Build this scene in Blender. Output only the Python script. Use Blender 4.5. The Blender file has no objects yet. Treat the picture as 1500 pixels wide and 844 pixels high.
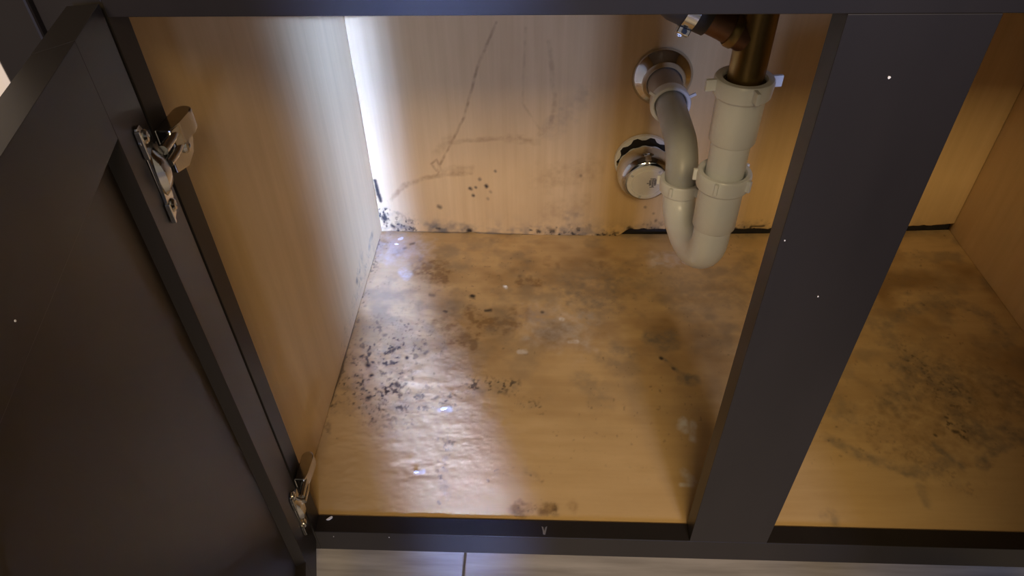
import bpy, bmesh, math, random
import numpy as np
from mathutils import Vector, Matrix

# ------------------------------------------------------------------ camera, world, lights
scene = bpy.context.scene
COL = scene.collection
random.seed(7)

def set_camera():
    yaw, pit, roll = 0.05305, 0.72358, -0.02397
    cy, sy, cp, sp, cr, sr = math.cos(yaw), math.sin(yaw), math.cos(pit), math.sin(pit), math.cos(roll), math.sin(roll)
    Z = Matrix(((cy, -sy, 0), (sy, cy, 0), (0, 0, 1)))
    r, u, f = Z @ Vector((1, 0, 0)), Z @ Vector((0, sp, cp)), Z @ Vector((0, cp, -sp))
    r2 = r * cr + u * sr
    u2 = -r * sr + u * cr
    cam = bpy.data.cameras.new('camera')
    cam.sensor_width = 36.0
    cam.lens = 36.0 * 1012.77 / 1500.0
    cam.clip_start = 0.01
    o = bpy.data.objects.new('camera', cam)
    m = Matrix((r2, u2, -f)).transposed().to_4x4()
    m.translation = Vector((0.25137, -0.35734, 0.65267))
    o.matrix_world = m
    COL.objects.link(o)
    scene.camera = o
set_camera()

world = bpy.data.worlds.new('World')
scene.world = world
world.use_nodes = True
wb = world.node_tree.nodes['Background']
wb.inputs[0].default_value = (1.0, 0.86, 0.66, 1)
wb.inputs[1].default_value = 0.235

def area(name, loc, target, w, h, power, color):
    l = bpy.data.lights.new(name, 'AREA')
    l.shape = 'RECTANGLE'
    l.size, l.size_y = w, h
    l.energy = power
    l.color = color
    o = bpy.data.objects.new(name, l)
    o.location = loc
    d = Vector(target) - Vector(loc)
    o.rotation_euler = d.to_track_quat('-Z', 'Y').to_euler()
    COL.objects.link(o)
    return o
# the warm kitchen lamp above, a cool window across the room, and an added narrow beam that shapes the cool patches
area('kitchen_lamp', (0.40, -1.70, 1.66), (0.35, 0.2, 0.1), 1.1, 0.4, 36, (1.0, 0.74, 0.40))
area('daylight_window', (0.92, -3.6, 1.15), (0.2, 0.3, 0.1), 0.4, 0.7, 74, (0.36, 0.48, 1.0))
beam = area('added_cool_beam', (1.222, -2.5, 1.22), (0.104, 0.2, 0.23), 0.085, 0.8, 1.9, (0.225, 0.38, 1.0))
beam.data.spread = math.radians(2.0)

vs = scene.view_settings
vs.view_transform = 'Standard'
vs.look = 'None'
vs.gamma = 1.0
vs.use_curve_mapping = False
vs.exposure = 0.0

# ------------------------------------------------------------------ dimensions (metres, z = 0 at the cabinet floor)
FW = 0.0191                 # face frame thickness
A = 0.0236                  # left opening edge
C1, C2 = 0.4046, 0.4809     # centre stile
A2 = 0.862                  # right opening edge
W = 0.886                   # inner width
D = 0.521                   # inner depth
H = 0.5228                  # underside of top rail
RH = 0.0355                 # bottom rail height
TOP = 0.70
KF = -0.14                  # kitchen floor level
def back_y(x): return D + 0.012 * (x - W / 2)

# ------------------------------------------------------------------ node material helpers
def new_mat(name):
    m = bpy.data.materials.new(name)
    m.use_nodes = True
    nt = m.node_tree
    return m, nt, nt.nodes['Principled BSDF']

def node(nt, t, **kw):
    n = nt.nodes.new(t)
    for k, v in kw.items():
        if k in n.inputs: n.inputs[k].default_value = v
        else: setattr(n, k, v)
    return n

def noise_of(nt, scale, stretch=(1, 1, 1), detail=4, rough=0.55):
    tc = node(nt, 'ShaderNodeTexCoord')
    mp = node(nt, 'ShaderNodeMapping')
    mp.inputs['Scale'].default_value = stretch
    nz = node(nt, 'ShaderNodeTexNoise')
    nz.inputs['Scale'].default_value = scale
    nz.inputs['Detail'].default_value = detail
    nz.inputs['Roughness'].default_value = rough
    nt.links.new(tc.outputs['Object'], mp.inputs['Vector'])
    nt.links.new(mp.outputs['Vector'], nz.inputs['Vector'])
    return nz.outputs['Fac']

def ramp(nt, fac, c0, c1, p0=0.3, p1=0.7):
    r = node(nt, 'ShaderNodeValToRGB')
    r.color_ramp.elements[0].position, r.color_ramp.elements[1].position = p0, p1
    r.color_ramp.elements[0].color = (*c0, 1)
    r.color_ramp.elements[1].color = (*c1, 1)
    nt.links.new(fac, r.inputs['Fac'])
    return r.outputs['Color']

def bump(nt, bsdf, fac, strength, dist):
    b = node(nt, 'ShaderNodeBump')
    b.inputs['Strength'].default_value = strength
    b.inputs['Distance'].default_value = dist
    nt.links.new(fac, b.inputs['Height'])
    nt.links.new(b.outputs['Normal'], bsdf.inputs['Normal'])

def simple(name, c0, c1, rough, metal=0.0, scale=40, stretch=(1, 1, 1), bmp=0.0, coat=0.0, p=(0.3, 0.7), spec=0.5):
    m, nt, b = new_mat(name)
    f = noise_of(nt, scale, stretch)
    nt.links.new(ramp(nt, f, c0, c1, *p), b.inputs['Base Color'])
    b.inputs['Roughness'].default_value = rough
    b.inputs['Metallic'].default_value = metal
    b.inputs['Coat Weight'].default_value = coat
    b.inputs['Specular IOR Level'].default_value = spec
    if bmp: bump(nt, b, f, bmp, 0.001)
    return m

def mix(nt, fac, a, bcol):
    mx = node(nt, 'ShaderNodeMix', data_type='RGBA')
    nt.links.new(fac, mx.inputs[0])
    if isinstance(a, tuple): mx.inputs[6].default_value = (*a, 1)
    else: nt.links.new(a, mx.inputs[6])
    if isinstance(bcol, tuple): mx.inputs[7].default_value = (*bcol, 1)
    else: nt.links.new(bcol, mx.inputs[7])
    return mx.outputs[2]

def maple(name, stretch, rough=0.42, c0=(0.56, 0.375, 0.165), c1=(0.65, 0.45, 0.21)):
    """birch-look laminate; the 'stain' attribute holds mould (R), tan water stain (G), white residue (B), grey grime (A)"""
    m, nt, b = new_mat(name)
    grain = noise_of(nt, 9, stretch, 6, 0.6)
    col = ramp(nt, grain, c0, c1, 0.3, 0.72)
    at = node(nt, 'ShaderNodeAttribute', attribute_name='stain')
    sp = node(nt, 'ShaderNodeSeparateColor')
    nt.links.new(at.outputs['Color'], sp.inputs[0])
    col = mix(nt, sp.outputs[1], col, (0.25, 0.14, 0.045))
    col = mix(nt, at.outputs['Alpha'], col, (0.17, 0.145, 0.105))
    col = mix(nt, sp.outputs[2], col, (0.72, 0.69, 0.64))
    col = mix(nt, sp.outputs[0], col, (0.016, 0.012, 0.010))
    nt.links.new(col, b.inputs['Base Color'])
    b.inputs['Roughness'].default_value = rough
    fine = noise_of(nt, 60, (1, 1, 1), 3, 0.5)
    bump(nt, b, fine, 0.08, 0.0015)
    return m

M = {}
M['maple_side'] = maple('maple_side', (6, 6, 0.5))
M['maple_back'] = maple('maple_back', (9, 9, 0.35))
M['maple_floor'] = maple('maple_floor', (0.7, 8, 6), 0.50)
M['dark'] = simple('espresso_paint', (0.0125, 0.0100, 0.0082), (0.0180, 0.0145, 0.0120), 0.40, scale=14, stretch=(1, 1, 0.25), bmp=0.04, spec=0.36)
M['pvc'] = simple('white_pvc', (0.82, 0.86, 0.88), (0.88, 0.91, 0.93), 0.28, scale=18)
M['pvc_grey'] = simple('grey_pvc', (0.46, 0.48, 0.48), (0.54, 0.56, 0.56), 0.38, scale=25)
M['pvc_shaded'] = simple('shaded_pvc', (0.46, 0.40, 0.31), (0.54, 0.475, 0.38), 0.4, scale=25)  # white PVC with its shade put into a beige tone
M['brass'] = simple('tarnished_brass', (0.18, 0.115, 0.035), (0.34, 0.235, 0.085), 0.38, 0.9, scale=30, stretch=(1, 1, 0.25))
M['copper'] = simple('dull_copper', (0.13, 0.062, 0.03), (0.22, 0.11, 0.055), 0.45, 0.8, scale=45)
M['rubber'] = simple('dark_rubber', (0.03, 0.024, 0.018), (0.06, 0.045, 0.03), 0.6, scale=60)
M['chrome'] = simple('chrome', (0.55, 0.57, 0.58), (0.64, 0.66, 0.67), 0.09, 1.0, scale=12)
M['nickel'] = simple('nickel', (0.48, 0.47, 0.44), (0.62, 0.60, 0.56), 0.17, 1.0, scale=60)
M['cap'] = simple('white_cap', (0.70, 0.68, 0.62), (0.80, 0.78, 0.72), 0.35, scale=30)
M['ink'] = simple('smudged_ink', (0.10, 0.10, 0.10), (0.34, 0.33, 0.31), 0.6, scale=400)
M['black'] = simple('shade_black', (0.008, 0.006, 0.005), (0.02, 0.014, 0.01), 0.8, scale=80)  # near-black that stands in for shade in the gap and hole
M['wallpaint'] = simple('wall_paint', (0.55, 0.54, 0.51), (0.60, 0.59, 0.56), 0.8, scale=30)
M['tile'] = simple('wood_look_tile', (0.27, 0.245, 0.205), (0.46, 0.42, 0.36), 0.32, scale=7, stretch=(1.0, 11, 1), bmp=0.05)
M['grout'] = simple('grout', (0.12, 0.11, 0.095), (0.18, 0.165, 0.145), 0.9, scale=90)
M['cream'] = simple('cream_enamel', (0.74, 0.66, 0.50), (0.78, 0.70, 0.55), 0.35, scale=10)
M['stone'] = simple('counter_stone', (0.16, 0.14, 0.12), (0.34, 0.30, 0.26), 0.25, scale=60)
M['steel'] = simple('sink_steel', (0.38, 0.38, 0.38), (0.5, 0.5, 0.5), 0.35, 1.0, scale=50)
M['chip'] = simple('white_chip', (0.78, 0.76, 0.72), (0.9, 0.88, 0.84), 0.6, scale=120)
M['tanchip'] = simple('tan_flake', (0.55, 0.42, 0.27), (0.7, 0.56, 0.38), 0.6, scale=120)

# ------------------------------------------------------------------ object helpers
ORG = {}
def empty(name, loc, label=None, cat=None, group=None):
    o = bpy.data.objects.new(name, None)
    o.empty_display_size = 0.02
    o.location = loc
    COL.objects.link(o)
    ORG[o.name] = Vector(loc)
    if label: o['label'] = label
    if cat: o['category'] = cat
    if group: o['group'] = group
    return o

def link(name, me, mat, parent=None, smooth=False, label=None, cat=None, kind=None, group=None):
    """me: mesh in world coordinates; moved into its parent's frame"""
    o = bpy.data.objects.new(name, me)
    org = ORG[parent.name] if parent else None
    if parent:
        me.transform(Matrix.Translation(-org))
        o.parent = parent
        ORG[o.name] = org
    else:
        bb = [Vector(v.co) for v in me.vertices]
        c = Vector(((min(v.x for v in bb) + max(v.x for v in bb)) / 2, (min(v.y for v in bb) + max(v.y for v in bb)) / 2, min(v.z for v in bb)))
        me.transform(Matrix.Translation(-c))
        o.location = c
        ORG[o.name] = c
    me.materials.clear()
    me.materials.append(M[mat])
    if smooth:
        for p in me.polygons: p.use_smooth = True
    COL.objects.link(o)
    if label: o['label'] = label
    if cat: o['category'] = cat
    if kind: o['kind'] = kind
    if group: o['group'] = group
    return o

def from_bm(name, bm):
    bmesh.ops.recalc_face_normals(bm, faces=bm.faces)
    me = bpy.data.meshes.new(name)
    bm.to_mesh(me)
    bm.free()
    return me

def sharp_smooth(me, ang=0.6):
    for p in me.polygons: p.use_smooth = True
    try: me.set_sharp_from_angle(angle=ang)
    except Exception: pass
    return me

def box_me(name, x0, x1, y0, y1, z0, z1, bev=0.0012, seg=2):
    bm = bmesh.new()
    bmesh.ops.create_cube(bm, size=1)
    for v in bm.verts:
        v.co = Vector(((x0 + x1) / 2 + v.co.x * (x1 - x0), (y0 + y1) / 2 + v.co.y * (y1 - y0), (z0 + z1) / 2 + v.co.z * (z1 - z0)))
    if bev: bmesh.ops.bevel(bm, geom=bm.edges[:], offset=bev, segments=seg, affect='EDGES', profile=0.5)
    return from_bm(name, bm)

def box(name, x0, x1, y0, y1, z0, z1, mat, parent=None, bev=0.0012, **kw):
    me = box_me(name, x0, x1, y0, y1, z0, z1, bev)
    return link(name, me, mat, parent, **kw)

def lathe_me(name, prof, base, axis, seg=48, flat=0.5):
    """prof: (distance along axis, radius) pairs, open or closed loop; base: point; axis: direction"""
    ax = Vector(axis).normalized()
    t = Vector((0, 0, 1)) if abs(ax.z) < 0.9 else Vector((1, 0, 0))
    e1 = ax.cross(t).normalized()
    e2 = ax.cross(e1)
    B = Vector(base)
    bm = bmesh.new()
    rings = []
    for d, r in prof:
        if r < 1e-6: rings.append([bm.verts.new(B + ax * d)])
        else: rings.append([bm.verts.new(B + ax * d + (e1 * math.cos(2 * math.pi * i / seg) + e2 * math.sin(2 * math.pi * i / seg)) * r) for i in range(seg)])
    for a, b in zip(rings, rings[1:]):
        for i in range(seg):
            j = (i + 1) % seg
            if len(a) == 1 and len(b) == 1: continue
            if len(a) == 1: bm.faces.new((a[0], b[i], b[j]))
            elif len(b) == 1: bm.faces.new((a[i], b[0], a[j]))
            else: bm.faces.new((a[i], b[i], b[j], a[j]))
    return sharp_smooth(from_bm(name, bm), flat)

def tube_me(name, pts, rads, seg=32, cap=True, flat=0.7):
    """swept tube through points with a radius each"""
    P = [Vector(p) for p in pts]
    if not hasattr(rads, '__len__'): rads = [rads] * len(P)
    bm = bmesh.new()
    prev = None
    rings = []
    for k, p in enumerate(P):
        d = (P[min(k + 1, len(P) - 1)] - P[max(k - 1, 0)]).normalized()
        if prev is None:
            t = Vector((1, 0, 0)) if abs(d.x) < 0.9 else Vector((0, 1, 0))
            n = (t - d * t.dot(d)).normalized()
        else: n = (prev - d * prev.dot(d)).normalized()
        prev = n
        b = d.cross(n)
        rings.append([bm.verts.new(p + (n * math.cos(2 * math.pi * i / seg) + b * math.sin(2 * math.pi * i / seg)) * rads[k]) for i in range(seg)])
    for a, c in zip(rings, rings[1:]):
        for i in range(seg):
            j = (i + 1) % seg
            bm.faces.new((a[i], c[i], c[j], a[j]))
    if cap:
        bm.faces.new(rings[0]); bm.faces.new(rings[-1])
    return sharp_smooth(from_bm(name, bm), flat)

def prism_me(name, poly, org, e1, e2, n, t, bev=0.0):
    """polygon (u, v) in the plane org + e1*u + e2*v, extruded by t along n"""
    O, e1, e2, n = Vector(org), Vector(e1), Vector(e2), Vector(n)
    bm = bmesh.new()
    a = [bm.verts.new(O + e1 * u + e2 * v) for u, v in poly]
    b = [bm.verts.new(O + e1 * u + e2 * v + n * t) for u, v in poly]
    bm.faces.new(a); bm.faces.new(b)
    k = len(poly)
    for i in range(k): bm.faces.new((a[i], a[(i + 1) % k], b[(i + 1) % k], b[i]))
    if bev: bmesh.ops.bevel(bm, geom=bm.edges[:], offset=bev, segments=2, affect='EDGES', profile=0.5)
    return from_bm(name, bm)

# ------------------------------------------------------------------ stains
FLOOR_STAINS=[('t',[(701,4302),(912,4242),(1089,4119)],142,216,0.96),
('t',[(1278,3014),(1449,2862),(1560,2738)],146,202,0.9),
('t',[(1575,3327),(1618,2802)],92,130,0.84),
('t',[(1731,3127),(2129,3108)],129,185,0.84),
('t',[(1128,3116),(1292,3321)],94,133,0.6),
('t',[(2261,4077),(2509,4020)],89,137,0.84),
('t',[(2328,3299),(2608,3250)],103,149,0.66),
('t',[(2659,4428),(3468,4408)],101,160,0.48),
('t',[(2185,3379),(2045,3335)],66,96,0.72),
('g',[(2900,3847),(3282,3736),(3639,4008)],233,353,0.55),
('g',[(3558,3570),(3169,3355)],169,249,0.4),
('g',[(4078,4015),(5298,3814)],212,316,0.35),
('g',[(2807,4147),(3606,4237)],159,247,0.3),
('g',[(4005,2937),(4165,2790),(4270,2917)],98,136,0.7),
('m',[(4074,2539),(4086,2529)],25,34,1.0),
('g',[(4076,2570),(4201,2407),(4328,2228)],26,34,0.6),
('g',[(4258,2204),(4446,2174)],59,77,0.75),
('m',[(4206,2366),(4218,2357)],21,28,0.7),
('g',[(3539,2716),(3705,2598)],97,133,0.45),
('g',[(3307,2530),(3512,2358)],78,105,0.4),
('g',[(3033,2177),(3268,1855)],117,152,0.3),
('m',[(1553,3684),(1588,3673)],38,56,1.0),
('m',[(1773,3384),(1840,3401)],28,40,0.9),
('m',[(2551,3381),(2562,3376)],27,40,0.8),
('m',[(1195,3353),(1223,3342)],23,33,0.8),
('m',[(957,3688),(1017,3677)],28,42,0.5),
('s',[(1682,2015),(2189,2015)],84,110,0.85),
('s',[(2322,1750),(2527,1713)],49,63,0.6),
('g',[(1770,1973),(2148,1981)],76,98,0.4),
('s',[(1473,1211),(1469,755),(1544,486)],45,53,0.9),
('m',[(1462,398),(1480,373)],18,20,0.6),
('s',[(1485,1099),(1520,1137)],47,56,0.8),
('t',[(2287,327),(2394,330)],64,72,1.02),
('t',[(2573,334),(2680,353)],50,56,0.84),
('s',[(2287,319),(2695,345)],57,64,0.6),
('t',[(2896,407),(2881,358)],50,56,0.36),
('s',[(2047,770),(2195,817)],38,44,0.6),
('s',[(2384,778),(2535,713)],37,43,0.6),
('m',[(1976,660),(1983,653)],18,21,0.6),
('s',[(277,2233),(363,2470),(618,2535),(813,2724)],231,304,1.0),
('s',[(237,2006),(439,1846),(748,2017)],204,256,1.0),
('s',[(635,1691),(883,1697),(1200,1809),(1376,1729)],133,166,0.9),
('s',[(346,1685),(531,1585)],132,161,0.9),
('s',[(314,2969),(673,3041)],148,204,0.6),
('s',[(938,2482),(1181,2669)],125,168,0.6),
('s',[(79,1947),(128,2115)],86,107,0.9),
('m',[(323,2331),(342,2322)],34,44,1),
('m',[(401,2139),(413,2149)],29,37,1),
('m',[(432,1775),(450,1767)],33,40,1),
('m',[(747,2024),(779,1977)],33,42,0.9),
('m',[(610,2574),(628,2594)],35,46,0.9),
('m',[(805,2472),(817,2462)],26,34,1),
('m',[(1030,1842),(1078,1834)],33,41,0.7),
('m',[(1265,1806),(1292,1827)],28,36,0.7),
('m',[(215,2462),(227,2472)],26,34,0.9),
('m',[(447,2850),(471,2861)],27,36,0.6),
('m',[(1039,2545),(1063,2580)],26,35,0.7),
('m',[(506,4850),(557,4878)],23,36,0.6),
('m',[(423,4741),(441,4761)],31,48,0.5),
('s',[(654,1588),(996,1494)],163,200,0.5),
('s',[(1423,1306),(1350,1247)],48,57,0.5),
('s',[(754,1252),(882,1197)],64,75,0.4),
('g',[(942,3113),(1159,2857),(1270,2671)],55,76,0.4),
('s',[(673,3663),(1044,3816)],176,259,0.25),
('m',[(3,4926),(-29,3651),(16,2227),(-2,1677)],20,27,0.8),
('s',[(13,4753),(-33,3297),(-10,2343),(39,1574)],83,111,0.7),
('s',[(22,1573),(45,1177)],41,48,0.5),
('w',[(2516,3142),(3018,3021)],256,366,0.25),
('w',[(246,4757),(648,4678)],211,329,0.33),
('w',[(4199,1518),(4201,1420)],47,58,0.9),
('w',[(4314,1492),(4280,1279)],39,47,0.7),
('w',[(4120,822),(4188,696)],44,51,0.6),
('w',[(4060,667),(4184,670)],22,25,0.7),
('w',[(2922,2803),(3011,2804)],27,37,0.8),
('w',[(2255,2605),(2343,2607)],27,36,0.8),
('w',[(2813,3254),(2831,3241)],28,40,1),
('w',[(2010,3906),(2030,3892)],25,37,1),
('w',[(1346,1624),(1451,1637)],33,41,0.7),
('w',[(1183,748),(1256,768)],23,26,0.8),
('w',[(493,4188),(576,4111)],61,91,0.6),
('w',[(4240,4565),(4760,4654)],101,160,0.35),
('g',[(7046,3162),(7622,3504),(8231,3652),(8564,3386),(8539,2876)],89,112,0.5),
('g',[(7069,3227),(7107,2848)],158,202,0.4),
('g',[(7144,2492),(7494,2329),(7541,2056)],197,233,0.55),
('g',[(7096,2154),(6731,1829)],145,171,0.45),
('s',[(7274,2611),(7495,1950)],213,252,0.6),
('g',[(7361,1641),(7615,1358)],152,168,0.5),
('s',[(7241,1540),(7345,1428)],92,101,0.9),
('m',[(7271,1439),(7304,1432)],30,33,0.8),
('m',[(7262,1653),(7274,1645)],23,25,0.8),
('m',[(7031,1386),(7037,1378)],22,25,0.8),
('g',[(5821,1315),(6148,1049),(6601,885),(7096,1028)],66,74,0.5),
('g',[(6968,1250),(7139,959)],37,40,0.6),
('g',[(7371,991),(7565,1173),(7797,1270)],59,62,0.6),
('g',[(8078,2176),(8244,1863)],191,213,0.5),
('g',[(7890,1459),(7995,1368)],120,128,0.6),
('g',[(5523,326),(5553,312)],69,73,0.45),
('g',[(6606,716),(6578,472)],42,44,0.35),
('g',[(6171,1816),(6027,1610)],126,150,0.35),
('s',[(6263,1616),(7001,810)],149,166,0.3),
('t',[(6853,1531),(8078,2176)],473,537,0.42),
('g',[(8291,4234),(7518,4222)],288,388,0.2)]
BACK_STAINS=[('t',[(1929,3258),(1666,2692),(1438,1951),(1155,1410),(977,1088)],18,19,0.56),
('t',[(977,1088),(907,1204),(993,1273),(1040,1112),(969,1006)],16,18,0.52),
('t',[(246,575),(435,823),(759,945),(1072,1018),(1481,1044)],32,37,0.45),
('t',[(1116,1543),(1611,1600),(2051,1633),(2439,1569)],30,34,0.41),
('t',[(2051,1633),(2439,1558)],54,61,0.3),
('t',[(2487,1689),(2639,1796),(2688,2157),(2607,3010)],29,31,0.3),
('t',[(2301,3187),(2249,2157),(2535,1689)],17,18,0.22),
('g',[(2630,1742),(2768,1953),(3039,2208)],132,145,0.22),
('t',[(1222,1631),(1006,1409)],61,68,0.22),
('t',[(1076,1065),(1486,1126)],57,65,0.3),
('m',[(1462,777),(1470,772)],30,35,0.9),
('m',[(1535,802),(1543,797)],22,26,0.8),
('m',[(1694,823),(1706,814)],32,38,1),
('m',[(1496,655),(1504,650)],28,34,0.9),
('m',[(1604,943),(1612,933)],25,29,0.6),
('m',[(1840,1077),(1844,1073)],24,27,0.7),
('m',[(1759,726),(1767,717)],25,30,0.4),
('m',[(961,455),(972,440)],36,43,0.7),
('m',[(1712,603),(1720,593)],25,30,0.4),
('m',[(3110,1002),(3114,997)],24,29,0.5),
('m',[(34,917),(53,698),(63,548)],30,35,1.3),
('s',[(55,345),(101,215),(210,57),(445,19)],119,143,1.3),
('m',[(70,240),(91,203)],42,50,1.1),
('m',[(175,90),(206,64)],32,38,1),
('s',[(290,85),(498,6)],54,66,0.8),
('g',[(776,62),(991,51)],76,93,0.6),
('m',[(877,33),(929,28)],17,21,0.8),
('g',[(1101,65),(1424,55)],65,80,0.52),
('m',[(1396,-16),(1422,-21)],42,52,1),
('g',[(894,169),(1003,183)],43,52,0.3),
('s',[(2393,-29),(3040,-90),(3688,-124),(4756,-113)],64,80,1.1),
('m',[(2477,-19),(2503,-24)],31,39,0.9),
('m',[(2692,-7),(2718,-18)],42,52,0.8),
('s',[(2822,2),(3251,-7)],64,80,0.7),
('m',[(3904,40),(3956,25)],36,45,0.9),
('s',[(4206,28),(4582,-8)],74,92,1.1),
('m',[(4496,10),(4527,0)],31,38,0.9),
('s',[(5530,2),(5989,59)],73,89,1.1),
('m',[(5778,70),(5984,85)],19,23,0.9),
('t',[(2594,955),(2895,1016),(3193,1076)],162,189,0.26),
('t',[(2708,341),(3122,471)],143,173,0.26),
('g',[(2920,278),(3129,318)],63,77,0.3),
('m',[(4112,437),(4117,432)],25,30,0.6),
('m',[(4249,324),(4254,319)],20,25,0.5),
('m',[(4297,183),(4302,178)],24,30,0.6),
('m',[(329,-36),(1527,-51),(2393,-96)],13,16,0.7)]
LEFT_STAINS=[('m',[(4615,325),(4632,292)],65,51,0.5),
('g',[(4506,296),(4377,268)],63,50,0.6),
('s',[(3929,399),(3667,368)],100,85,0.7),
('m',[(3539,346),(3555,322)],56,49,0.7),
('s',[(4554,155),(3296,193),(2375,94)],93,87,0.4)]


def vnoise(x, y, seed):
    rs = np.random.RandomState(seed)
    T = rs.rand(256, 256)
    xi, yi = np.floor(x).astype(int), np.floor(y).astype(int)
    fx, fy = x - xi, y - yi
    fx, fy = fx * fx * (3 - 2 * fx), fy * fy * (3 - 2 * fy)
    g = lambda i, j: T[i % 256, j % 256]
    return (g(xi, yi) * (1 - fx) + g(xi + 1, yi) * fx) * (1 - fy) + (g(xi, yi + 1) * (1 - fx) + g(xi + 1, yi + 1) * fx) * fy

def fbm(x, y, s, seed, o=4):
    v, a, t = 0, 1.0, 0
    for k in range(o):
        v = v + a * vnoise(x * s * 2 ** k, y * s * 2 ** k, seed + k); t += a; a *= 0.55
    return v / t

def stain_field(U, V, strokes, seed):
    """U, V: panel coordinates (m). Returns mould, tan, white, grey in 0..1"""
    ch = {k: np.zeros_like(U) for k in 'mtwg'}
    w1, w2 = fbm(U, V, 90, seed, 3) - 0.5, fbm(U, V, 90, seed + 20, 3) - 0.5
    tex = fbm(U, V, 140, seed + 40, 4)
    speck = 0.6 * fbm(U + V * 0.3, V * 0.7 - U * 0.3, 330, seed + 60, 2) + 0.4 * fbm(U, V, 110, seed + 66, 2)
    for k, pts, ru, rv, st in strokes:
        P = np.array(pts) * 1e-4
        ru, rv = ru * 1e-4, rv * 1e-4
        big = 3.0
        m = (U > P[:, 0].min() - big * ru) & (U < P[:, 0].max() + big * ru) & (V > P[:, 1].min() - big * rv) & (V < P[:, 1].max() + big * rv)
        if not m.any(): continue
        wob = min(1.0, 3 * ru / 0.01) * 0.7
        u, v = U[m] / ru + w1[m] * wob * 2, V[m] / rv + w2[m] * wob * 2
        d = np.full(u.shape, 1e9)
        Q = P / np.array([ru, rv])
        for a, b in zip(Q, Q[1:]):
            ab = b - a
            t = np.clip(((u - a[0]) * ab[0] + (v - a[1]) * ab[1]) / max(ab @ ab, 1e-9), 0, 1)
            d = np.minimum(d, np.hypot(u - a[0] - ab[0] * t, v - a[1] - ab[1] * t))
        tx = tex[m]
        if k == 's':
            val = st * np.clip(1.25 - d / 1.5, 0, 1) * 0.92 * np.clip((speck[m] - (0.595 - 0.05 * st)) * 7, 0, 1)
            ch['m'][m] = np.maximum(ch['m'][m], np.clip(val, 0, 1))
            ch['g'][m] = np.maximum(ch['g'][m], 0.45 * st * np.clip(1.1 - d / 1.7, 0, 1) * np.clip((tx - 0.38) * 3, 0, 1))
            continue
        val = st * (np.clip(1.25 - d, 0, 1) if k == 'm' else np.clip(1.5 - d, 0, 1))
        if k != 'm': val = val * np.clip(0.35 + (tx - 0.3) * 1.9, 0, 1.2)
        ch[k][m] = np.maximum(ch[k][m], np.clip(val, 0, 1))
    return ch

def grid_panel(name, pos, nu, nv, thick_dir, strokes, seed, uv, mat, parent, soft):
    """pos(u, v) for u, v in 0..1 gives the visible face; a skirt gives thickness. uv picks panel coordinates for the stains"""
    u = np.linspace(0, 1, nu); v = np.linspace(0, 1, nv)
    Ug, Vg = np.meshgrid(u, v, indexing='ij')
    X, Y, Z = pos(Ug, Vg)
    co = np.stack([X, Y, Z], -1).reshape(-1, 3)
    i = np.arange(nu * nv).reshape(nu, nv)
    q = np.stack([i[:-1, :-1], i[1:, :-1], i[1:, 1:], i[:-1, 1:]], -1).reshape(-1, 4)
    rim = np.concatenate([i[:, 0], i[-1, 1:], i[-2::-1, -1], i[0, -2:0:-1]])
    back = co[rim] + np.array(thick_dir)
    n0 = len(co)
    j = np.arange(len(rim)); jn = (j + 1) % len(rim)
    sk = np.stack([rim[j], n0 + j, n0 + jn, rim[jn]], -1)
    bc = [rim[0], rim[nu - 1], rim[nu + nv - 2], rim[2 * nu + nv - 3]]
    back_face = np.array([[n0, n0 + nu - 1, n0 + nu + nv - 2, n0 + 2 * nu + nv - 3]])
    co = np.concatenate([co, back])
    fc = np.concatenate([q, sk, back_face])
    me = bpy.data.meshes.new(name)
    me.vertices.add(len(co)); me.vertices.foreach_set('co', co.astype(np.float32).ravel())
    me.loops.add(len(fc) * 4); me.loops.foreach_set('vertex_index', fc.astype(np.int32).ravel())
    me.polygons.add(len(fc)); me.polygons.foreach_set('loop_start', (np.arange(len(fc)) * 4).astype(np.int32))
    me.update(calc_edges=True)
    S = [X, Y, Z]
    ch = stain_field(S[uv[0]], S[uv[1]], strokes, seed)
    soft(S[uv[0]], S[uv[1]], ch)
    att = np.zeros((len(co), 4), np.float32)
    for k, c in enumerate('mtwg'): att[:n0, k] = ch[c].reshape(-1)
    ca = me.attributes.new('stain', 'FLOAT_COLOR', 'POINT')
    ca.data.foreach_set('color', att.ravel())
    sm = np.zeros(len(fc), bool); sm[:len(q)] = True
    me.polygons.foreach_set('use_smooth', sm)
    return link(name, me, mat, parent)

# ------------------------------------------------------------------ the setting
def structure():
    fl = empty('floor', (0.4, -1.0, KF))
    fl['kind'] = 'structure'
    fl['label'] = 'grey wood-look plank tiles under the cabinet'
    fl['category'] = 'floor'
    box('grout_bed', -1.5, 2.3, -2.4, 0.60, KF - 0.03, KF - 0.0035, 'grout', fl, bev=0)
    tw, tl, g = 0.20, 0.90, 0.003
    proto = box_me('tile', -tl / 2 + g / 2, tl / 2 - g / 2, -tw / 2 + g / 2, tw / 2 - g / 2, -0.012, 0.0, 0.0008, 1)
    proto.materials.append(M['tile'])
    y1 = 0.12
    for r in range(6):
        off = 0.165 + (0.3 * r) % tl
        for k in range(-2, 3):
            o = bpy.data.objects.new('tile', proto)
            o.parent = fl
            o.location = (off + tl * (k + 0.5) - 0.4, y1 - tw * (r + 0.5) + 1.0, random.uniform(-0.0003, 0.0003))
            COL.objects.link(o)
    box('wall_back', -1.5, 2.3, 0.60, 0.66, KF - 0.03, 2.3, 'wallpaint', None, 0, kind='structure',
        label='plaster kitchen wall behind the sink cabinet', cat='wall')
structure()

# ------------------------------------------------------------------ the cabinet
CAB = empty('sink_cabinet', (W / 2, 0.26, KF), 'dark espresso sink base cabinet with stained birch interior, doors open', 'cabinet')

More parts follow.
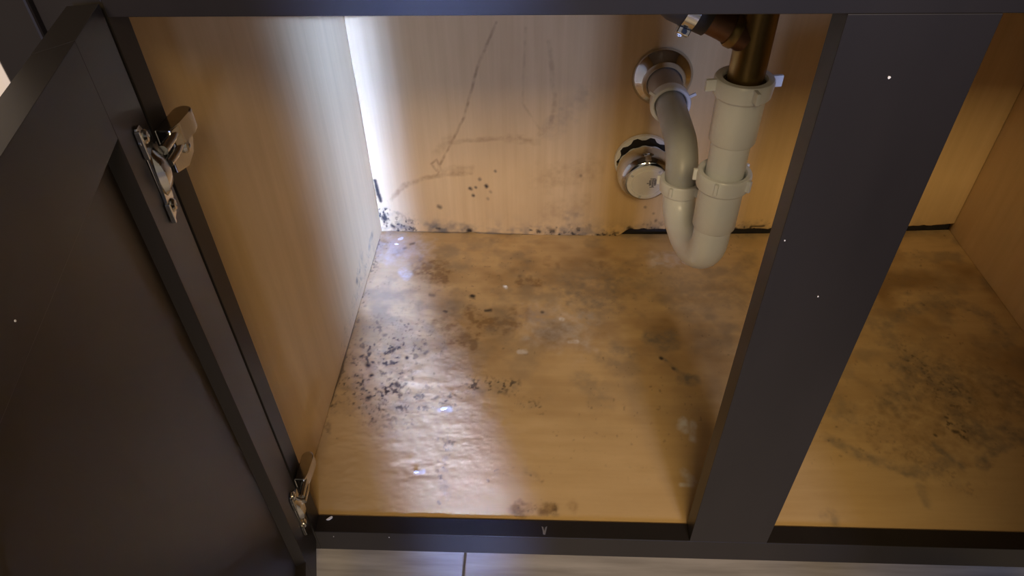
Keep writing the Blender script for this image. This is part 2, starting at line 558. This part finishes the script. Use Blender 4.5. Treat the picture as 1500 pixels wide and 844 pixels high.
def cabinet():
    c = CAB
    z0 = -RH
    box('face_stile', -0.0127, A, 0, FW, z0, TOP, 'dark', c, 0.0005)
    box('face_stile', A2, W + 0.0127, 0, FW, z0, TOP, 'dark', c, 0.0005)
    cs = box('centre_stile', C1, C2, 0, FW, 0, H, 'dark', c, 0.0004, label='wide dark centre stile between the two openings')
    tr = box('top_rail', A, A2, 0, FW, H, TOP, 'dark', c, 0.0005)
    br = box('bottom_rail', A, A2, 0, FW, z0, 0.0, 'dark', c, 0.0006, label='dark bottom rail with chipped paint')
    box('toe_kick', -0.0127, W + 0.0127, 0.075, 0.09, KF, -0.0135, 'dark', c)
    # false drawer front above the doors
    box('drawer_front', 0.006, A2 + 0.018, -0.0195, -0.0005, 0.575, 0.69, 'dark', c, 0.002)
    # side panels
    def lsoft(U, V, ch):
        ch['t'] += 0.10 * np.clip(fbm(U * 1.0, V * 0.3, 30, 5, 3) - 0.5, 0, 1)
    YB = 0.535
    grid_panel('side_panel', lambda u, v: (0 * u, FW + (YB - FW) * (1 - u), -0.012 + (TOP + 0.012) * v), 260, 300, (-0.0127, 0, 0), LEFT_STAINS, 11, (1, 2), 'maple_side', c, lsoft)
    grid_panel('side_panel', lambda u, v: (W + 0 * u, FW + (YB - FW) * u, -0.012 + (TOP + 0.012) * v), 60, 60, (0.0127, 0, 0), [], 12, (1, 2), 'maple_side', c, lsoft)
    # bottom panel: sags a little and is swollen where it got wet
    def fpos(u, v):
        x = W * u; y = FW + (back_y(x) + 0.006 - FW) * v
        env = np.exp(-(((x - 0.10) / 0.085) ** 2 + ((y - 0.20) / 0.17) ** 2)) + 0.5 * np.exp(-(((x - 0.15) / 0.09) ** 2 + ((y - 0.10) / 0.08) ** 2))
        sw = (fbm(x * 0.8, y * 1.3, 75, 31, 3) - 0.5) * 0.0022 * np.clip(env, 0, 1)
        sw += (fbm(x * 0.6, y, 25, 35, 3) - 0.5) * 0.0016 * np.clip((y - 0.02) / 0.05, 0, 1)
        sag = -0.009 * 4 * u * (1 - u) * v ** 1.5
        return x, y, -0.0025 + sag + sw
    def fsoft(U, V, ch):
        n = fbm(U, V * 1.3, 13, 51, 4)
        n2 = fbm(U, V, 30, 57, 4)
        back = np.clip((V - 0.12) / 0.2, 0, 1)
        ch['t'] = np.clip(np.maximum(ch['t'], 0.75 * np.clip((n - 0.43) * 3.2, 0, 1) * back), 0, 1)
        ch['g'] = np.clip(np.maximum(ch['g'], 0.46 * np.clip((n2 - 0.49) * 4, 0, 1) * back), 0, 1)
        dots = np.clip((fbm(U, V * 0.75, 260, 91, 2) - 0.78) * 9, 0, 1) * np.clip((fbm(U, V, 18, 95, 2) - 0.45) * 5, 0, 1) * np.clip((V - 0.05) / 0.08, 0, 1)
        ch['m'] = np.maximum(ch['m'], 0.4 * dots)
        ch['t'] = np.clip(ch['t'] + 0.16 + 0.10 * (n2 - 0.5), 0, 1)
    grid_panel('bottom_panel', fpos, 700, 420, (0, 0, -0.0125), FLOOR_STAINS, 21, (0, 1), 'maple_floor', c, fsoft)
    # back panel: lower edge eaten away towards the right
    def bpos(u, v):
        x = 0.0005 + (W - 0.001) * u
        lo = -0.0035 - 0.009 * 4 * u * (1 - u) + 0.0015 + (fbm(x, 0 * x, 60, 71, 3) - 0.5) * 0.003
        gap = np.clip((x - 0.375) / 0.015, 0, 1)
        lo = lo + gap * (0.0135 + (fbm(x, 0 * x + 3, 90, 75, 3) - 0.5) * 0.004)
        lo = lo + 0.003 * np.exp(-((x - 0.145) / 0.008) ** 2)
        return x, back_y(x), lo + (TOP - lo) * v
    def bsoft(U, V, ch):
        n = fbm(U, V * 0.6, 10, 81, 4)
        ch['t'] = np.clip(ch['t'] + 0.16 * np.clip((n - 0.45) * 3, 0, 1), 0, 1)
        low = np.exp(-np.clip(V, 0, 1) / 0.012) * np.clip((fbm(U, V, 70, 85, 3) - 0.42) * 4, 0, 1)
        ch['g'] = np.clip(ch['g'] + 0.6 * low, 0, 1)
    grid_panel('back_panel', bpos, 640, 480, (0, 0.004, 0), BACK_STAINS, 61, (0, 2), 'maple_back', c, bsoft)
    box('gap_shade_strip', -0.012, W + 0.012, D + 0.016, D + 0.03, -0.03, 0.06, 'black', c, 0.001, label='added black strip that darkens the gap under the back panel')  # added to stop light leaking in and keep the gap dark
    # bare paint nicks on the frame (proud by a hair)
    def nick(x, z, r, par):
        pts = [(r * random.uniform(0.6, 1.1) * math.cos(a), r * random.uniform(0.6, 1.1) * math.sin(a)) for a in [i * math.pi / 4 for i in range(8)]]
        link('paint_nick', prism_me('paint_nick', pts, (x, -0.0001, z), (1, 0, 0), (0, 0, 1), (0, -1, 0), 0.0004), 'chip', par)
    for x, z, r in ((0.436, 0.4895, 0.0010), (0.4075, 0.3799, 0.0006), (0.4413, 0.3322, 0.0006)): nick(x, z, r, cs)
    for x, z, r in ((0.0999, -0.0071, 0.0007), (0.042, -0.0085, 0.0006)): nick(x, z, r, br)
    # tall worn patch on top of the bottom rail
    pts = [(-0.0028, 0.009), (-0.0012, 0.0085), (0.0, 0.004), (0.0012, 0.0082), (0.0030, 0.0095), (0.0016, 0.003), (0.0008, 0.0), (-0.0012, 0.0005), (-0.0015, 0.004)]
    link('paint_nick', prism_me('paint_nick', pts, (0.259, 0.003, 0.0), (1, 0, 0), (0, 1, 0), (0, 0, 1), 0.0003), 'grout', br)
cabinet()

def door(name, hinge, dirv, nrm, zs, width, knob=False):
    """frame-and-panel door; hinge: edge of its inner face; dirv: towards its free edge; nrm: inner face normal"""
    hx, hy = hinge
    d, n = Vector((*dirv, 0)), Vector((*nrm, 0))
    z0, z1 = zs
    T, fw, rec = 0.0155, 0.050, 0.0075
    dr = empty(name, (hx, hy, z0))
    dr.parent = CAB
    dr.location = Vector((hx, hy, z0)) - ORG[CAB.name]
    def slab(nm, s0, s1, za, zb, t0, t1, bevel_side=None):
        bm = bmesh.new()
        # corner order; inner edge carries a sloped bead on the inner face
        P = lambda s, t, z: Vector((hx, hy, 0)) + d * s - n * t + Vector((0, 0, z))
        return bm, P
    bw = 0.012
    def piece(nm, quad_in, quad_out):
        # quad_in: (s, z) corners on the inner face; quad_out: same on the outer face
        bm = bmesh.new()
        P = lambda s, t, z: Vector((hx, hy, 0)) + d * s - n * t + Vector((0, 0, z))
        a = [bm.verts.new(P(s, 0, z)) for s, z in quad_in]
        b = [bm.verts.new(P(s, T, z)) for s, z in quad_out]
        k = len(a)
        bm.faces.new(a); bm.faces.new(b[::-1])
        for i in range(k): bm.faces.new((a[i], b[i], b[(i + 1) % k], a[(i + 1) % k]))
        bmesh.ops.bevel(bm, geom=bm.edges[:], offset=0.00015, segments=1, affect='EDGES', profile=0.5)
        link(nm, from_bm(nm, bm), 'dark', dr)
    e = 0.0002
    # stiles run full height, rails between them; the inner edges slope towards the panel
    piece('door_stile', [(0, z0), (fw, z0), (fw, z1), (0, z1)], [(0, z0), (fw + bw, z0), (fw + bw, z1), (0, z1)])
    piece('door_stile', [(width - fw, z0), (width, z0), (width, z1), (width - fw, z1)], [(width - fw - bw, z0), (width, z0), (width, z1), (width - fw - bw, z1)])
    piece('door_rail', [(fw + e, z1 - fw), (width - fw - e, z1 - fw), (width - fw - e, z1 - e), (fw + e, z1 - e)], [(fw + e, z1 - fw - bw), (width - fw - e, z1 - fw - bw), (width - fw - e, z1 - e), (fw + e, z1 - e)])
    piece('door_rail', [(fw + e, z0 + e), (width - fw - e, z0 + e), (width - fw - e, z0 + fw), (fw + e, z0 + fw)], [(fw + e, z0 + e), (width - fw - e, z0 + e), (width - fw - e, z0 + fw + bw), (fw + e, z0 + fw + bw)])
    O = Vector((hx, hy, 0)) - n * rec
    link('door_panel', prism_me('door_panel', [(fw - 0.002, z0 + fw - 0.002), (width - fw + 0.002, z0 + fw - 0.002), (width - fw + 0.002, z1 - fw + 0.002), (fw - 0.002, z1 - fw + 0.002)], O, d, (0, 0, 1), -n, 0.006), 'dark', dr)
    return dr, d, n

def ellipse_arc(cx, cy, r, a0, a1, k):
    return [(cx + r * math.cos(a0 + (a1 - a0) * i / k), cy + r * math.sin(a0 + (a1 - a0) * i / k)) for i in range(k + 1)]

def hinge(hinge_pt, d, n, zc, sx, xf):
    """compact face-frame hinge: winged plate on the door, arm, and a body on the stile's inner edge (x = xf, opening side sx)"""
    hx, hy = hinge_pt
    hg = empty('hinge', (hx, hy, zc))
    hg.parent = CAB
    hg.location = Vector((hx, hy, zc)) - ORG[CAB.name]
    O = Vector((hx, hy, zc)) + n * 0.0003
    up = Vector((0, 0, 1))
    # winged plate
    wing = [(0.026, 0.030), (0.020, 0.0295), (0.012, 0.020), (0.010, 0.012), (0.003, 0.010), (0.003, -0.008), (0.009, -0.012), (0.011, -0.020), (0.017, -0.030), (0.025, -0.0315), (0.0275, -0.025), (0.0255, -0.012), (0.025, 0.010), (0.0285, 0.022)]
    link('door_plate', prism_me('door_plate', wing, O, d, up, n, 0.0018, 0.0004), 'nickel', hg)
    # raised lips along the plate's outer edge
    for za, zb in ((0.012, 0.029), (-0.031, -0.018)):
        link('plate_lip', prism_me('plate_lip', [(0.0262, za), (0.0282, za), (0.0282, zb), (0.0262, zb)], O, d, up, n, 0.0030, 0.0004), 'nickel', hg)
    for s, z in ((0.0185, 0.0215), (0.0195, -0.0235)):
        B = O + d * s + up * z + n * 0.0016
        link('screw', lathe_me('screw', [(0, 0.0042), (0.0008, 0.0042), (0.0020, 0.0030), (0.0024, 0.0012), (0.0014, 0.0008), (0.0014, 0)], B, n, 16), 'nickel', hg)
    # stamped arm: a bulged strip along the plate
    k = 10
    bm = bmesh.new()
    rows = []
    for i in range(k + 1):
        t = i / k
        zz = -0.017 + 0.029 * t
        hh = 0.0020 + 0.0055 * math.sin(math.pi * min(1, t * 1.05)) ** 0.8
        ww = 0.0045 + 0.0035 * math.sin(math.pi * t)
        rows.append([bm.verts.new(O + d * (0.0165 + du * ww) + up * zz + n * hv) for du, hv in ((-1, 0.001), (-0.8, hh * 0.8), (0, hh), (0.8, hh * 0.8), (1, 0.001))])
    for a, b in zip(rows, rows[1:]):
        for i in range(4): bm.faces.new((a[i], a[i + 1], b[i + 1], b[i]))
    bm.faces.new(rows[0]); bm.faces.new(rows[-1])
    link('arm', sharp_smooth(from_bm('arm', bm), 0.9), 'nickel', hg)
    # link bars from arm to body
    Y = Vector((0, 1, 0)); X = Vector((sx, 0, 0))
    Bo = Vector((xf, 0, zc))
    for z in (0.0085, 0.0):
        p0 = O + d * 0.012 + n * 0.006 + up * z
        p1 = Bo + X * 0.0075 + Y * 0.010 + up * z
        link('link_bar', tube_me('link_bar', [p0, p0.lerp(p1, 0.5) + n * 0.001, p1], 0.0030, 12), 'nickel', hg)
    # body: rounded slab along y
    prof = [(-0.001, 0.0008), (-0.001, 0.0105), (0.008, 0.0122), (0.022, 0.0126)] + ellipse_arc(0.0255, 0.0067, 0.0059, math.pi / 2, -math.pi / 2, 8)
    link('hinge_body', prism_me('hinge_body', prof, Bo + up * 0.000, Y, X, up, 0.0135, 0.0012), 'nickel', hg)
    # stile plate under it, angled corner, with its fixing screw
    pl = [(0.003, -0.018), (0.018, -0.022), (0.029, -0.018), (0.036, -0.006), (0.034, 0.003), (0.003, 0.003)]
    link('stile_plate', prism_me('stile_plate', pl, Bo + X * 0.0003, Y, up, X, 0.0030, 0.0006), 'nickel', hg)
    B = Bo + Y * 0.021 + up * -0.009 + X * 0.0031
    link('screw', lathe_me('screw', [(0, 0.0048), (0.0012, 0.0048), (0.0028, 0.0034), (0.0032, 0.0013), (0.0016, 0.0009), (0.0016, 0)], B, X, 16), 'nickel', hg)
    return hg

an = 0.25725
DL, d, n = door('cabinet_door', (0.0252, -0.0051), (math.sin(an), -math.cos(an)), (math.cos(an), math.sin(an)), (-0.008, 0.5318), 0.405)
DL['label'] = 'dark recessed-panel door swung open on the left'
for zc in (0.444, 0.082):
    hinge((0.0252, -0.0051), d, n, zc, 1, A)
# dust specks stuck on the left door
for s, z, r in ((0.1575, 0.4407, 0.0007), (0.1995, 0.4945, 0.0006), (0.150, 0.462, 0.0004)):
    off = 0.0004 if z > 0.484 else -0.0081
    pts = [(r * random.uniform(0.6, 1.1) * math.cos(i * math.pi / 4), r * random.uniform(0.6, 1.1) * math.sin(i * math.pi / 4)) for i in range(8)]
    link('dust_speck', prism_me('dust_speck', [(s + a, z + b) for a, b in pts], Vector((0.0252, -0.0051, 0)) + n * off, d, (0, 0, 1), n, 0.0003), 'chip', DL)
op = math.radians(50)
DR, d2, n2 = door('cabinet_door', (A2 - 0.0016, -0.0051), (-math.cos(op), -math.sin(op)), (-math.sin(op), math.cos(op)), (-0.008, 0.5318), 0.405)
DR['label'] = 'dark recessed-panel door standing ajar on the right'
for zc in (0.444, 0.082):
    hinge((A2 - 0.0016, -0.0051), d2, n2, zc, -1, A2)

# ------------------------------------------------------------------ above and beside the cabinet
box('countertop', -1.3, 1.8, -0.03, 0.60, TOP + 0.001, TOP + 0.04, 'stone', None, 0.004,
    label='stone countertop lying over the sink cabinet', cat='countertop')
box('filler_strip', -0.0455, -0.0140, -0.003, 0.016, KF, TOP, 'dark', None, 0.0015,
    label='narrow dark filler strip left of the open cabinet door', cat='filler strip')
def appliance():
    t = empty('appliance', (-0.36, 0.3, KF), 'cream kitchen appliance front left of the dark filler strip', 'appliance')
    box('body', -0.655, -0.050, 0.03, 0.58, KF + 0.02, TOP - 0.005, 'cream', t, 0.003)
    box('front_panel', -0.655, -0.0475, 0.0, 0.029, KF + 0.11, 0.56, 'cream', t, 0.004)
    box('control_panel', -0.655, -0.0475, -0.002, 0.029, 0.565, TOP - 0.006, 'cream', t, 0.004)
    box('handle', -0.46, -0.25, -0.018, -0.002, 0.60, 0.62, 'cream', t, 0.004)
    for x in (-0.62, -0.09): link('foot', lathe_me('foot', [(0, 0), (0, 0.014), (0.008, 0.014), (0.021, 0.008), (0.021, 0)], (x, 0.2, KF), (0, 0, 1), 16), 'rubber', t)
appliance()

# ------------------------------------------------------------------ drain trap
def slip_nut(parent, base, axis, r_out, r_in, h, wings, a0, wl=0.009, mat='pvc', wh=None):
    """ring with a rolled mouth and wing tabs; base at its lower end, axis towards its mouth"""
    ax = Vector(axis).normalized()
    pr = [(0, r_in), (0, r_out * 0.90), (h * 0.12, r_out * 0.965), (h * 0.80, r_out), (h * 0.93, r_out * 0.985), (h, r_out * 0.95), (h, r_in + 0.0012), (h * 0.9, r_in), (0, r_in)]
    nut = link('slip_nut', lathe_me('slip_nut', pr, base, ax, 48), mat, parent)
    t = Vector((0, 0, 1)) if abs(ax.z) < 0.9 else Vector((1, 0, 0))
    e1 = (t - ax * t.dot(ax)).normalized()
    e2 = ax.cross(e1)
    wh = wh or h * 0.55
    for k in range(wings):
        a = a0 + 2 * math.pi * k / wings
        rd = e1 * math.cos(a) + e2 * math.sin(a)
        tg = ax.cross(rd)
        B = Vector(base) + ax * (h - wh - 0.0006) + rd * (r_out * 0.96) - tg * 0.0018
        link('wing', prism_me('wing', [(0, 0), (wl, 0), (wl, wh), (0, wh)], B, rd, ax, tg, 0.0036, 0.0006), mat, nut)
    return nut

def drain():
    t = empty('drain_trap', (0.42, 0.27, 0.12), 'white plastic sink drain trap with grey elbow below a brass tailpiece', 'drain trap')
    FX, FY = 0.4288, 0.224
    RX, RY = 0.4105, 0.317
    up = (0, 0, 1)
    ZA = 0.253
    # brass tailpiece with side branch
    tp = link('tailpiece', tube_me('tailpiece', [(FX + 0.0005, FY, 0.345), (FX + 0.0005, FY, 0.45), (FX + 0.0005, FY, 0.66)], 0.0158, 40), 'brass', t, label='tarnished brass tailpiece')
    br = [(FX - 0.006, FY, 0.4235), (FX - 0.026, FY + 0.002, 0.4335), (FX - 0.048, FY + 0.004, 0.4425)]
    link('branch', tube_me('branch', br, [0.0145, 0.0138, 0.0132], 28), 'copper', tp, label='dull copper side branch')
    cl = Vector(br[2]) - Vector(br[1]); cl.normalize()
    link('weld_collar', lathe_me('weld_collar', [(-0.002, 0.0145), (-0.002, 0.0160), (0.003, 0.0158), (0.005, 0.0146)], (FX - 0.0165, FY + 0.001, 0.4290), cl, 28), 'brass', tp)
    B = Vector(br[2])
    link('hose', tube_me('hose', [B - cl * 0.010, B + cl * 0.02, B + cl * 0.055 + Vector((0, 0, 0.012)), B + cl * 0.08 + Vector((0, 0, 0.05)), B + cl * 0.085 + Vector((0, 0, 0.12))], 0.0160, 24), 'rubber', t, label='dark rubber hose on the branch')
    band = link('hose_clamp', lathe_me('hose_clamp', [(0, 0.0162), (0, 0.0172), (0.010, 0.0172), (0.010, 0.0162), (0, 0.0162)], B + cl * 0.001, cl, 32), 'nickel', t)
    dn = (Vector((0.0, -0.45, -1)) - cl * Vector((0.0, -0.45, -1)).dot(cl)).normalized()
    sd = cl.cross(dn)
    lug = B + cl * 0.0005 + dn * 0.0165
    link('clamp_housing', prism_me('clamp_housing', [(-0.006, 0), (0.006, 0), (0.004, 0.0055), (-0.004, 0.0055)], lug, sd, dn, cl, 0.011, 0.0008), 'nickel', band)
    link('clamp_screw', lathe_me('clamp_screw', [(0, 0), (0, 0.0036), (0.004, 0.0036), (0.004, 0.0022), (0.016, 0.0022), (0.016, 0)], lug + cl * 0.0055 + dn * 0.003 - sd * 0.009, sd, 12), 'nickel', band)
    # upper slip joint on the brass pipe
    slip_nut(t, (FX, FY, 0.3705), up, 0.0262, 0.0185, 0.0175, 4, math.radians(8), 0.0095, wh=0.0105)
    link('reducer_ring', lathe_me('reducer_ring', [(0.3725, 0.0160), (0.3845, 0.0160), (0.3845, 0.0184), (0.3725, 0.0184)], (FX, FY, 0), up, 40), 'rubber', t)
    link('extension_tube', lathe_me('extension_tube', [(0.374, 0.0185), (0.374, 0.0218), (0.360, 0.0215), (0.3275, 0.0213), (0.3262, 0.0206), (0.3258, 0.0181), (0.262, 0.0181), (0.262, 0.0160)], (FX, FY, 0), up, 48), 'pvc', t, label='white extension tube with a wider collar')
    # nut on the front leg
    slip_nut(t, (FX, FY, 0.2745), up, 0.0262, 0.0200, 0.0185, 5, math.radians(100), 0.0042, wh=0.012)
    # J-bend: front leg, U, rear leg
    zc = 0.2105
    path = [(FX, FY, 0.278), (FX, FY, 0.255), (FX, FY, 0.2295), (FX, FY, 0.2285), (FX, FY, 0.2283), (FX, FY, 0.2215)]
    rad = [0.0213, 0.0213, 0.0213, 0.0206, 0.0186, 0.0186]
    cx, cyy = (FX + RX) / 2, (FY + RY) / 2
    ex, ey = (FX - RX) / 2, (FY - RY) / 2
    R = math.hypot(ex, ey)
    for i in range(0, 21):
        a = math.pi * i / 20
        path.append((cx + ex * math.cos(a), cyy + ey * math.cos(a), zc - 0.0405 * math.sin(a)))
        rad.append(0.0187)
    path += [(RX, RY, 0.214), (RX, RY, 0.220)]
    rad += [0.0190, 0.0193]
    link('trap_bend', tube_me('trap_bend', path, rad, 40, True, 0.9), 'pvc', t, label='white U-shaped trap bend')
    slip_nut(t, (RX, RY, 0.2075), up, 0.0238, 0.0182, 0.017, 5, math.radians(20), 0.0040, wh=0.011)
    # grey elbow into the wall
    yw = back_y(RX)
    rb = 0.044
    gp = [(RX, RY, 0.212)]
    for i in range(0, 15):
        a = (math.pi / 2) * i / 14
        gp.append((RX, RY + rb - rb * math.cos(a), ZA - rb + rb * math.sin(a)))
    gp += [(RX, RY + rb + 0.02, ZA), (RX, 0.47, ZA)]
    link('trap_arm', tube_me('trap_arm', gp, 0.0181, 40, True, 0.9), 'pvc_grey', t, label='grey elbow of the trap arm')
    ay = (0, -1, 0)
    slip_nut(t, (RX, 0.452, ZA), ay, 0.0252, 0.0198, 0.016, 3, math.radians(-62), 0.0085, wh=0.003, mat='pvc')
    link('wall_adapter', lathe_me('wall_adapter', [(0.0, 0.0215), (0.055, 0.0215), (0.060, 0.0235), (0.072, 0.0240), (0.072, 0.0185), (0, 0.0185)], (RX, yw - 0.003, ZA), ay, 48), 'pvc_shaded', t, label='white adapter in the wall, painted beige for its shade')
    link('escutcheon', lathe_me('escutcheon', [(0, 0.0395), (0.002, 0.0400), (0.0045, 0.0392), (0.009, 0.0350), (0.0125, 0.0295), (0.0165, 0.0262), (0.022, 0.0245), (0.024, 0.0235), (0.023, 0.0222), (0.0, 0.0222)], (RX, yw - 0.0005, ZA), ay, 64, 0.9), 'chrome', t, label='round chrome wall flange')
drain()

# ------------------------------------------------------------------ clean-out below the trap arm
def cleanout():
    CX, CZ = 0.3985, 0.1225
    yw = back_y(CX) - 0.0012
    t = empty('cleanout_fitting', (CX, yw - 0.03, CZ - 0.042), 'chrome-ringed clean-out plug with white cap low on the back panel', 'pipe fitting')
    ay = Vector((0.03, -1, -0.10)).normalized()
    # broken-edged black disc painted as the hole's shade, with a chewed pale collar
    k = 40
    ring_i, ring_o = [], []
    for i in range(k):
        a = 2 * math.pi * i / k
        r = 0.0400 + 0.0012 * math.sin(i * 2.3) + random.uniform(-0.0010, 0.0010)
        ring_o.append((r * math.cos(a), r * math.sin(a)))
    link('hole_shadow', prism_me('hole_shadow', [(0.955 * u, 0.955 * v) for u, v in ring_o], (CX, yw - 0.0002, CZ + 0.004), (1, 0, 0), (0, 0, 1), (0, -1, 0), 0.0008), 'black', t, label='broken-edged black disc painted as shade in the hole')
    bm = bmesh.new()
    O = Vector((CX, yw - 0.0004, CZ + 0.005))
    vo, vi = [], []
    for i in range(k):
        a = 2 * math.pi * i / k
        c, s = math.cos(a), math.sin(a)
        rin = 0.0385 if (i % 4 in (0, 1)) else 0.0345
        vo.append([bm.verts.new(O + Vector((c * 0.0415, 0, s * 0.0415))), bm.verts.new(O + Vector((c * 0.0405, -0.005, s * 0.0405)))])
        vi.append([bm.verts.new(O + Vector((c * rin, 0, s * rin))), bm.verts.new(O + Vector((c * rin, -0.005, s * rin)))])
    for i in range(k):
        j = (i + 1) % k
        bm.faces.new((vo[i][0], vo[j][0], vo[j][1], vo[i][1]))
        bm.faces.new((vo[i][1], vo[j][1], vi[j][1], vi[i][1]))
        bm.faces.new((vi[i][1], vi[j][1], vi[j][0], vi[i][0]))
    link('torn_collar', from_bm('torn_collar', bm), 'cap', t, label='notched pale collar around the hole')
    B = Vector((CX, yw - 0.006, CZ + 0.001))
    link('pipe_stub', lathe_me('pipe_stub', [(-0.004, 0), (-0.004, 0.030), (0.03, 0.030), (0.03, 0)], B, ay, 40), 'pvc_grey', t)
    link('chrome_ring', lathe_me('chrome_ring', [(0.002, 0.0350), (0.006, 0.0378), (0.014, 0.0392), (0.024, 0.0392), (0.032, 0.0375), (0.0385, 0.0345), (0.0415, 0.0312), (0.0420, 0.0295), (0.0405, 0.0285), (0.034, 0.0285)], B, ay, 64, 0.9), 'chrome', t, label='domed chrome ring')
    cap = link('cap', lathe_me('cap', [(0.036, 0.0283), (0.0425, 0.0283), (0.0440, 0.0276), (0.0440, 0.0232), (0.0424, 0.0226), (0.0424, 0.0212), (0.0436, 0.0206), (0.0442, 0.0)], B, ay, 64, 0.35), 'cap', t, label='white plastic plug with a stepped rim')
    e1 = Vector((1, 0, 0)); e1 = (e1 - ay * e1.dot(ay)).normalized()
    e2 = e1.cross(ay)
    if e2.z < 0: e2 = -e2
    C0 = B + ay * 0.0441
    # smudged print
    for u0, v0, w, h in ((0.003, -0.004, 0.003, 0.010), (0.0068, -0.006, 0.0024, 0.013), (0.0098, -0.004, 0.003, 0.011), (0.004, 0.007, 0.008, 0.0018), (0.0045, -0.0075, 0.006, 0.0015), (0.0, -0.001, 0.0026, 0.002)):
        link('print_mark', prism_me('print_mark', [(u0, v0), (u0 + w, v0 + 0.0006), (u0 + w * 0.9, v0 + h), (u0 - 0.0004, v0 + h * 0.93)], C0, e1, e2, ay, 0.0003), 'ink', cap)
    for a in (0.9, 2.6, 4.4):
        c, s = math.cos(a), math.sin(a)
        O2 = B + ay * 0.0439 + e1 * (c * 0.0254) + e2 * (s * 0.0254)
        link('rim_notch', prism_me('rim_notch', [(-0.0016, -0.0022), (0.0016, -0.0022), (0.0016, 0.0022), (-0.0016, 0.0022)], O2, (e1 * -s + e2 * c), (e1 * c + e2 * s), ay, 0.0004), 'pvc_grey', cap)
cleanout()

# ------------------------------------------------------------------ loose flakes
def flake(x, y, z, r, ang, mat, label, ar=0.6):
    pts = []
    for i in range(7):
        a = i * 2 * math.pi / 7
        q = r * random.uniform(0.65, 1.1)
        u, v = q * math.cos(a), q * ar * math.sin(a)
        pts.append((u * math.cos(ang) - v * math.sin(ang), u * math.sin(ang) + v * math.cos(ang)))
    link('flake', prism_me('flake', pts, (x, y, z), (1, 0, 0.05), (0, 1, 0.08), (0, 0, 1), 0.0012), mat, None, label=label, cat='debris')
fz = lambda x, y: -0.0025 - 0.009 * 4 * (x / W) * (1 - x / W) * (y / D) ** 1.5 + 0.0004
flake(0.0334, 0.497, fz(0.03, 0.497), 0.0050, 0.4, 'chip', 'larger white flake in the back left corner of the cabinet floor')
flake(0.0295, 0.483, fz(0.03, 0.483), 0.0042, -0.2, 'chip', 'thin white flake in front of the one in the back corner', 0.4)
flake(0.469, 0.452, fz(0.469, 0.452), 0.0085, -0.5, 'tanchip', 'tan sliver of board on the floor under the trap bend', 0.4)
flake(0.1386, 0.1635, fz(0.14, 0.16), 0.0042, 0.3, 'chip', 'white crumb beside the mould patch on the cabinet floor')
flake(0.1183, 0.0748, fz(0.12, 0.07), 0.0035, 0.1, 'chip', 'white crumb near the front left of the cabinet floor', 0.4)
flake(0.202, 0.3906, fz(0.2, 0.39), 0.0022, 0.1, 'chip', 'tiny white crumb on the wet stain towards the back')
flake(0.0363, 0.0150, 0.0002, 0.0040, 0.6, 'chip', 'white crumb on the bottom rail by the lower hinge', 0.4)
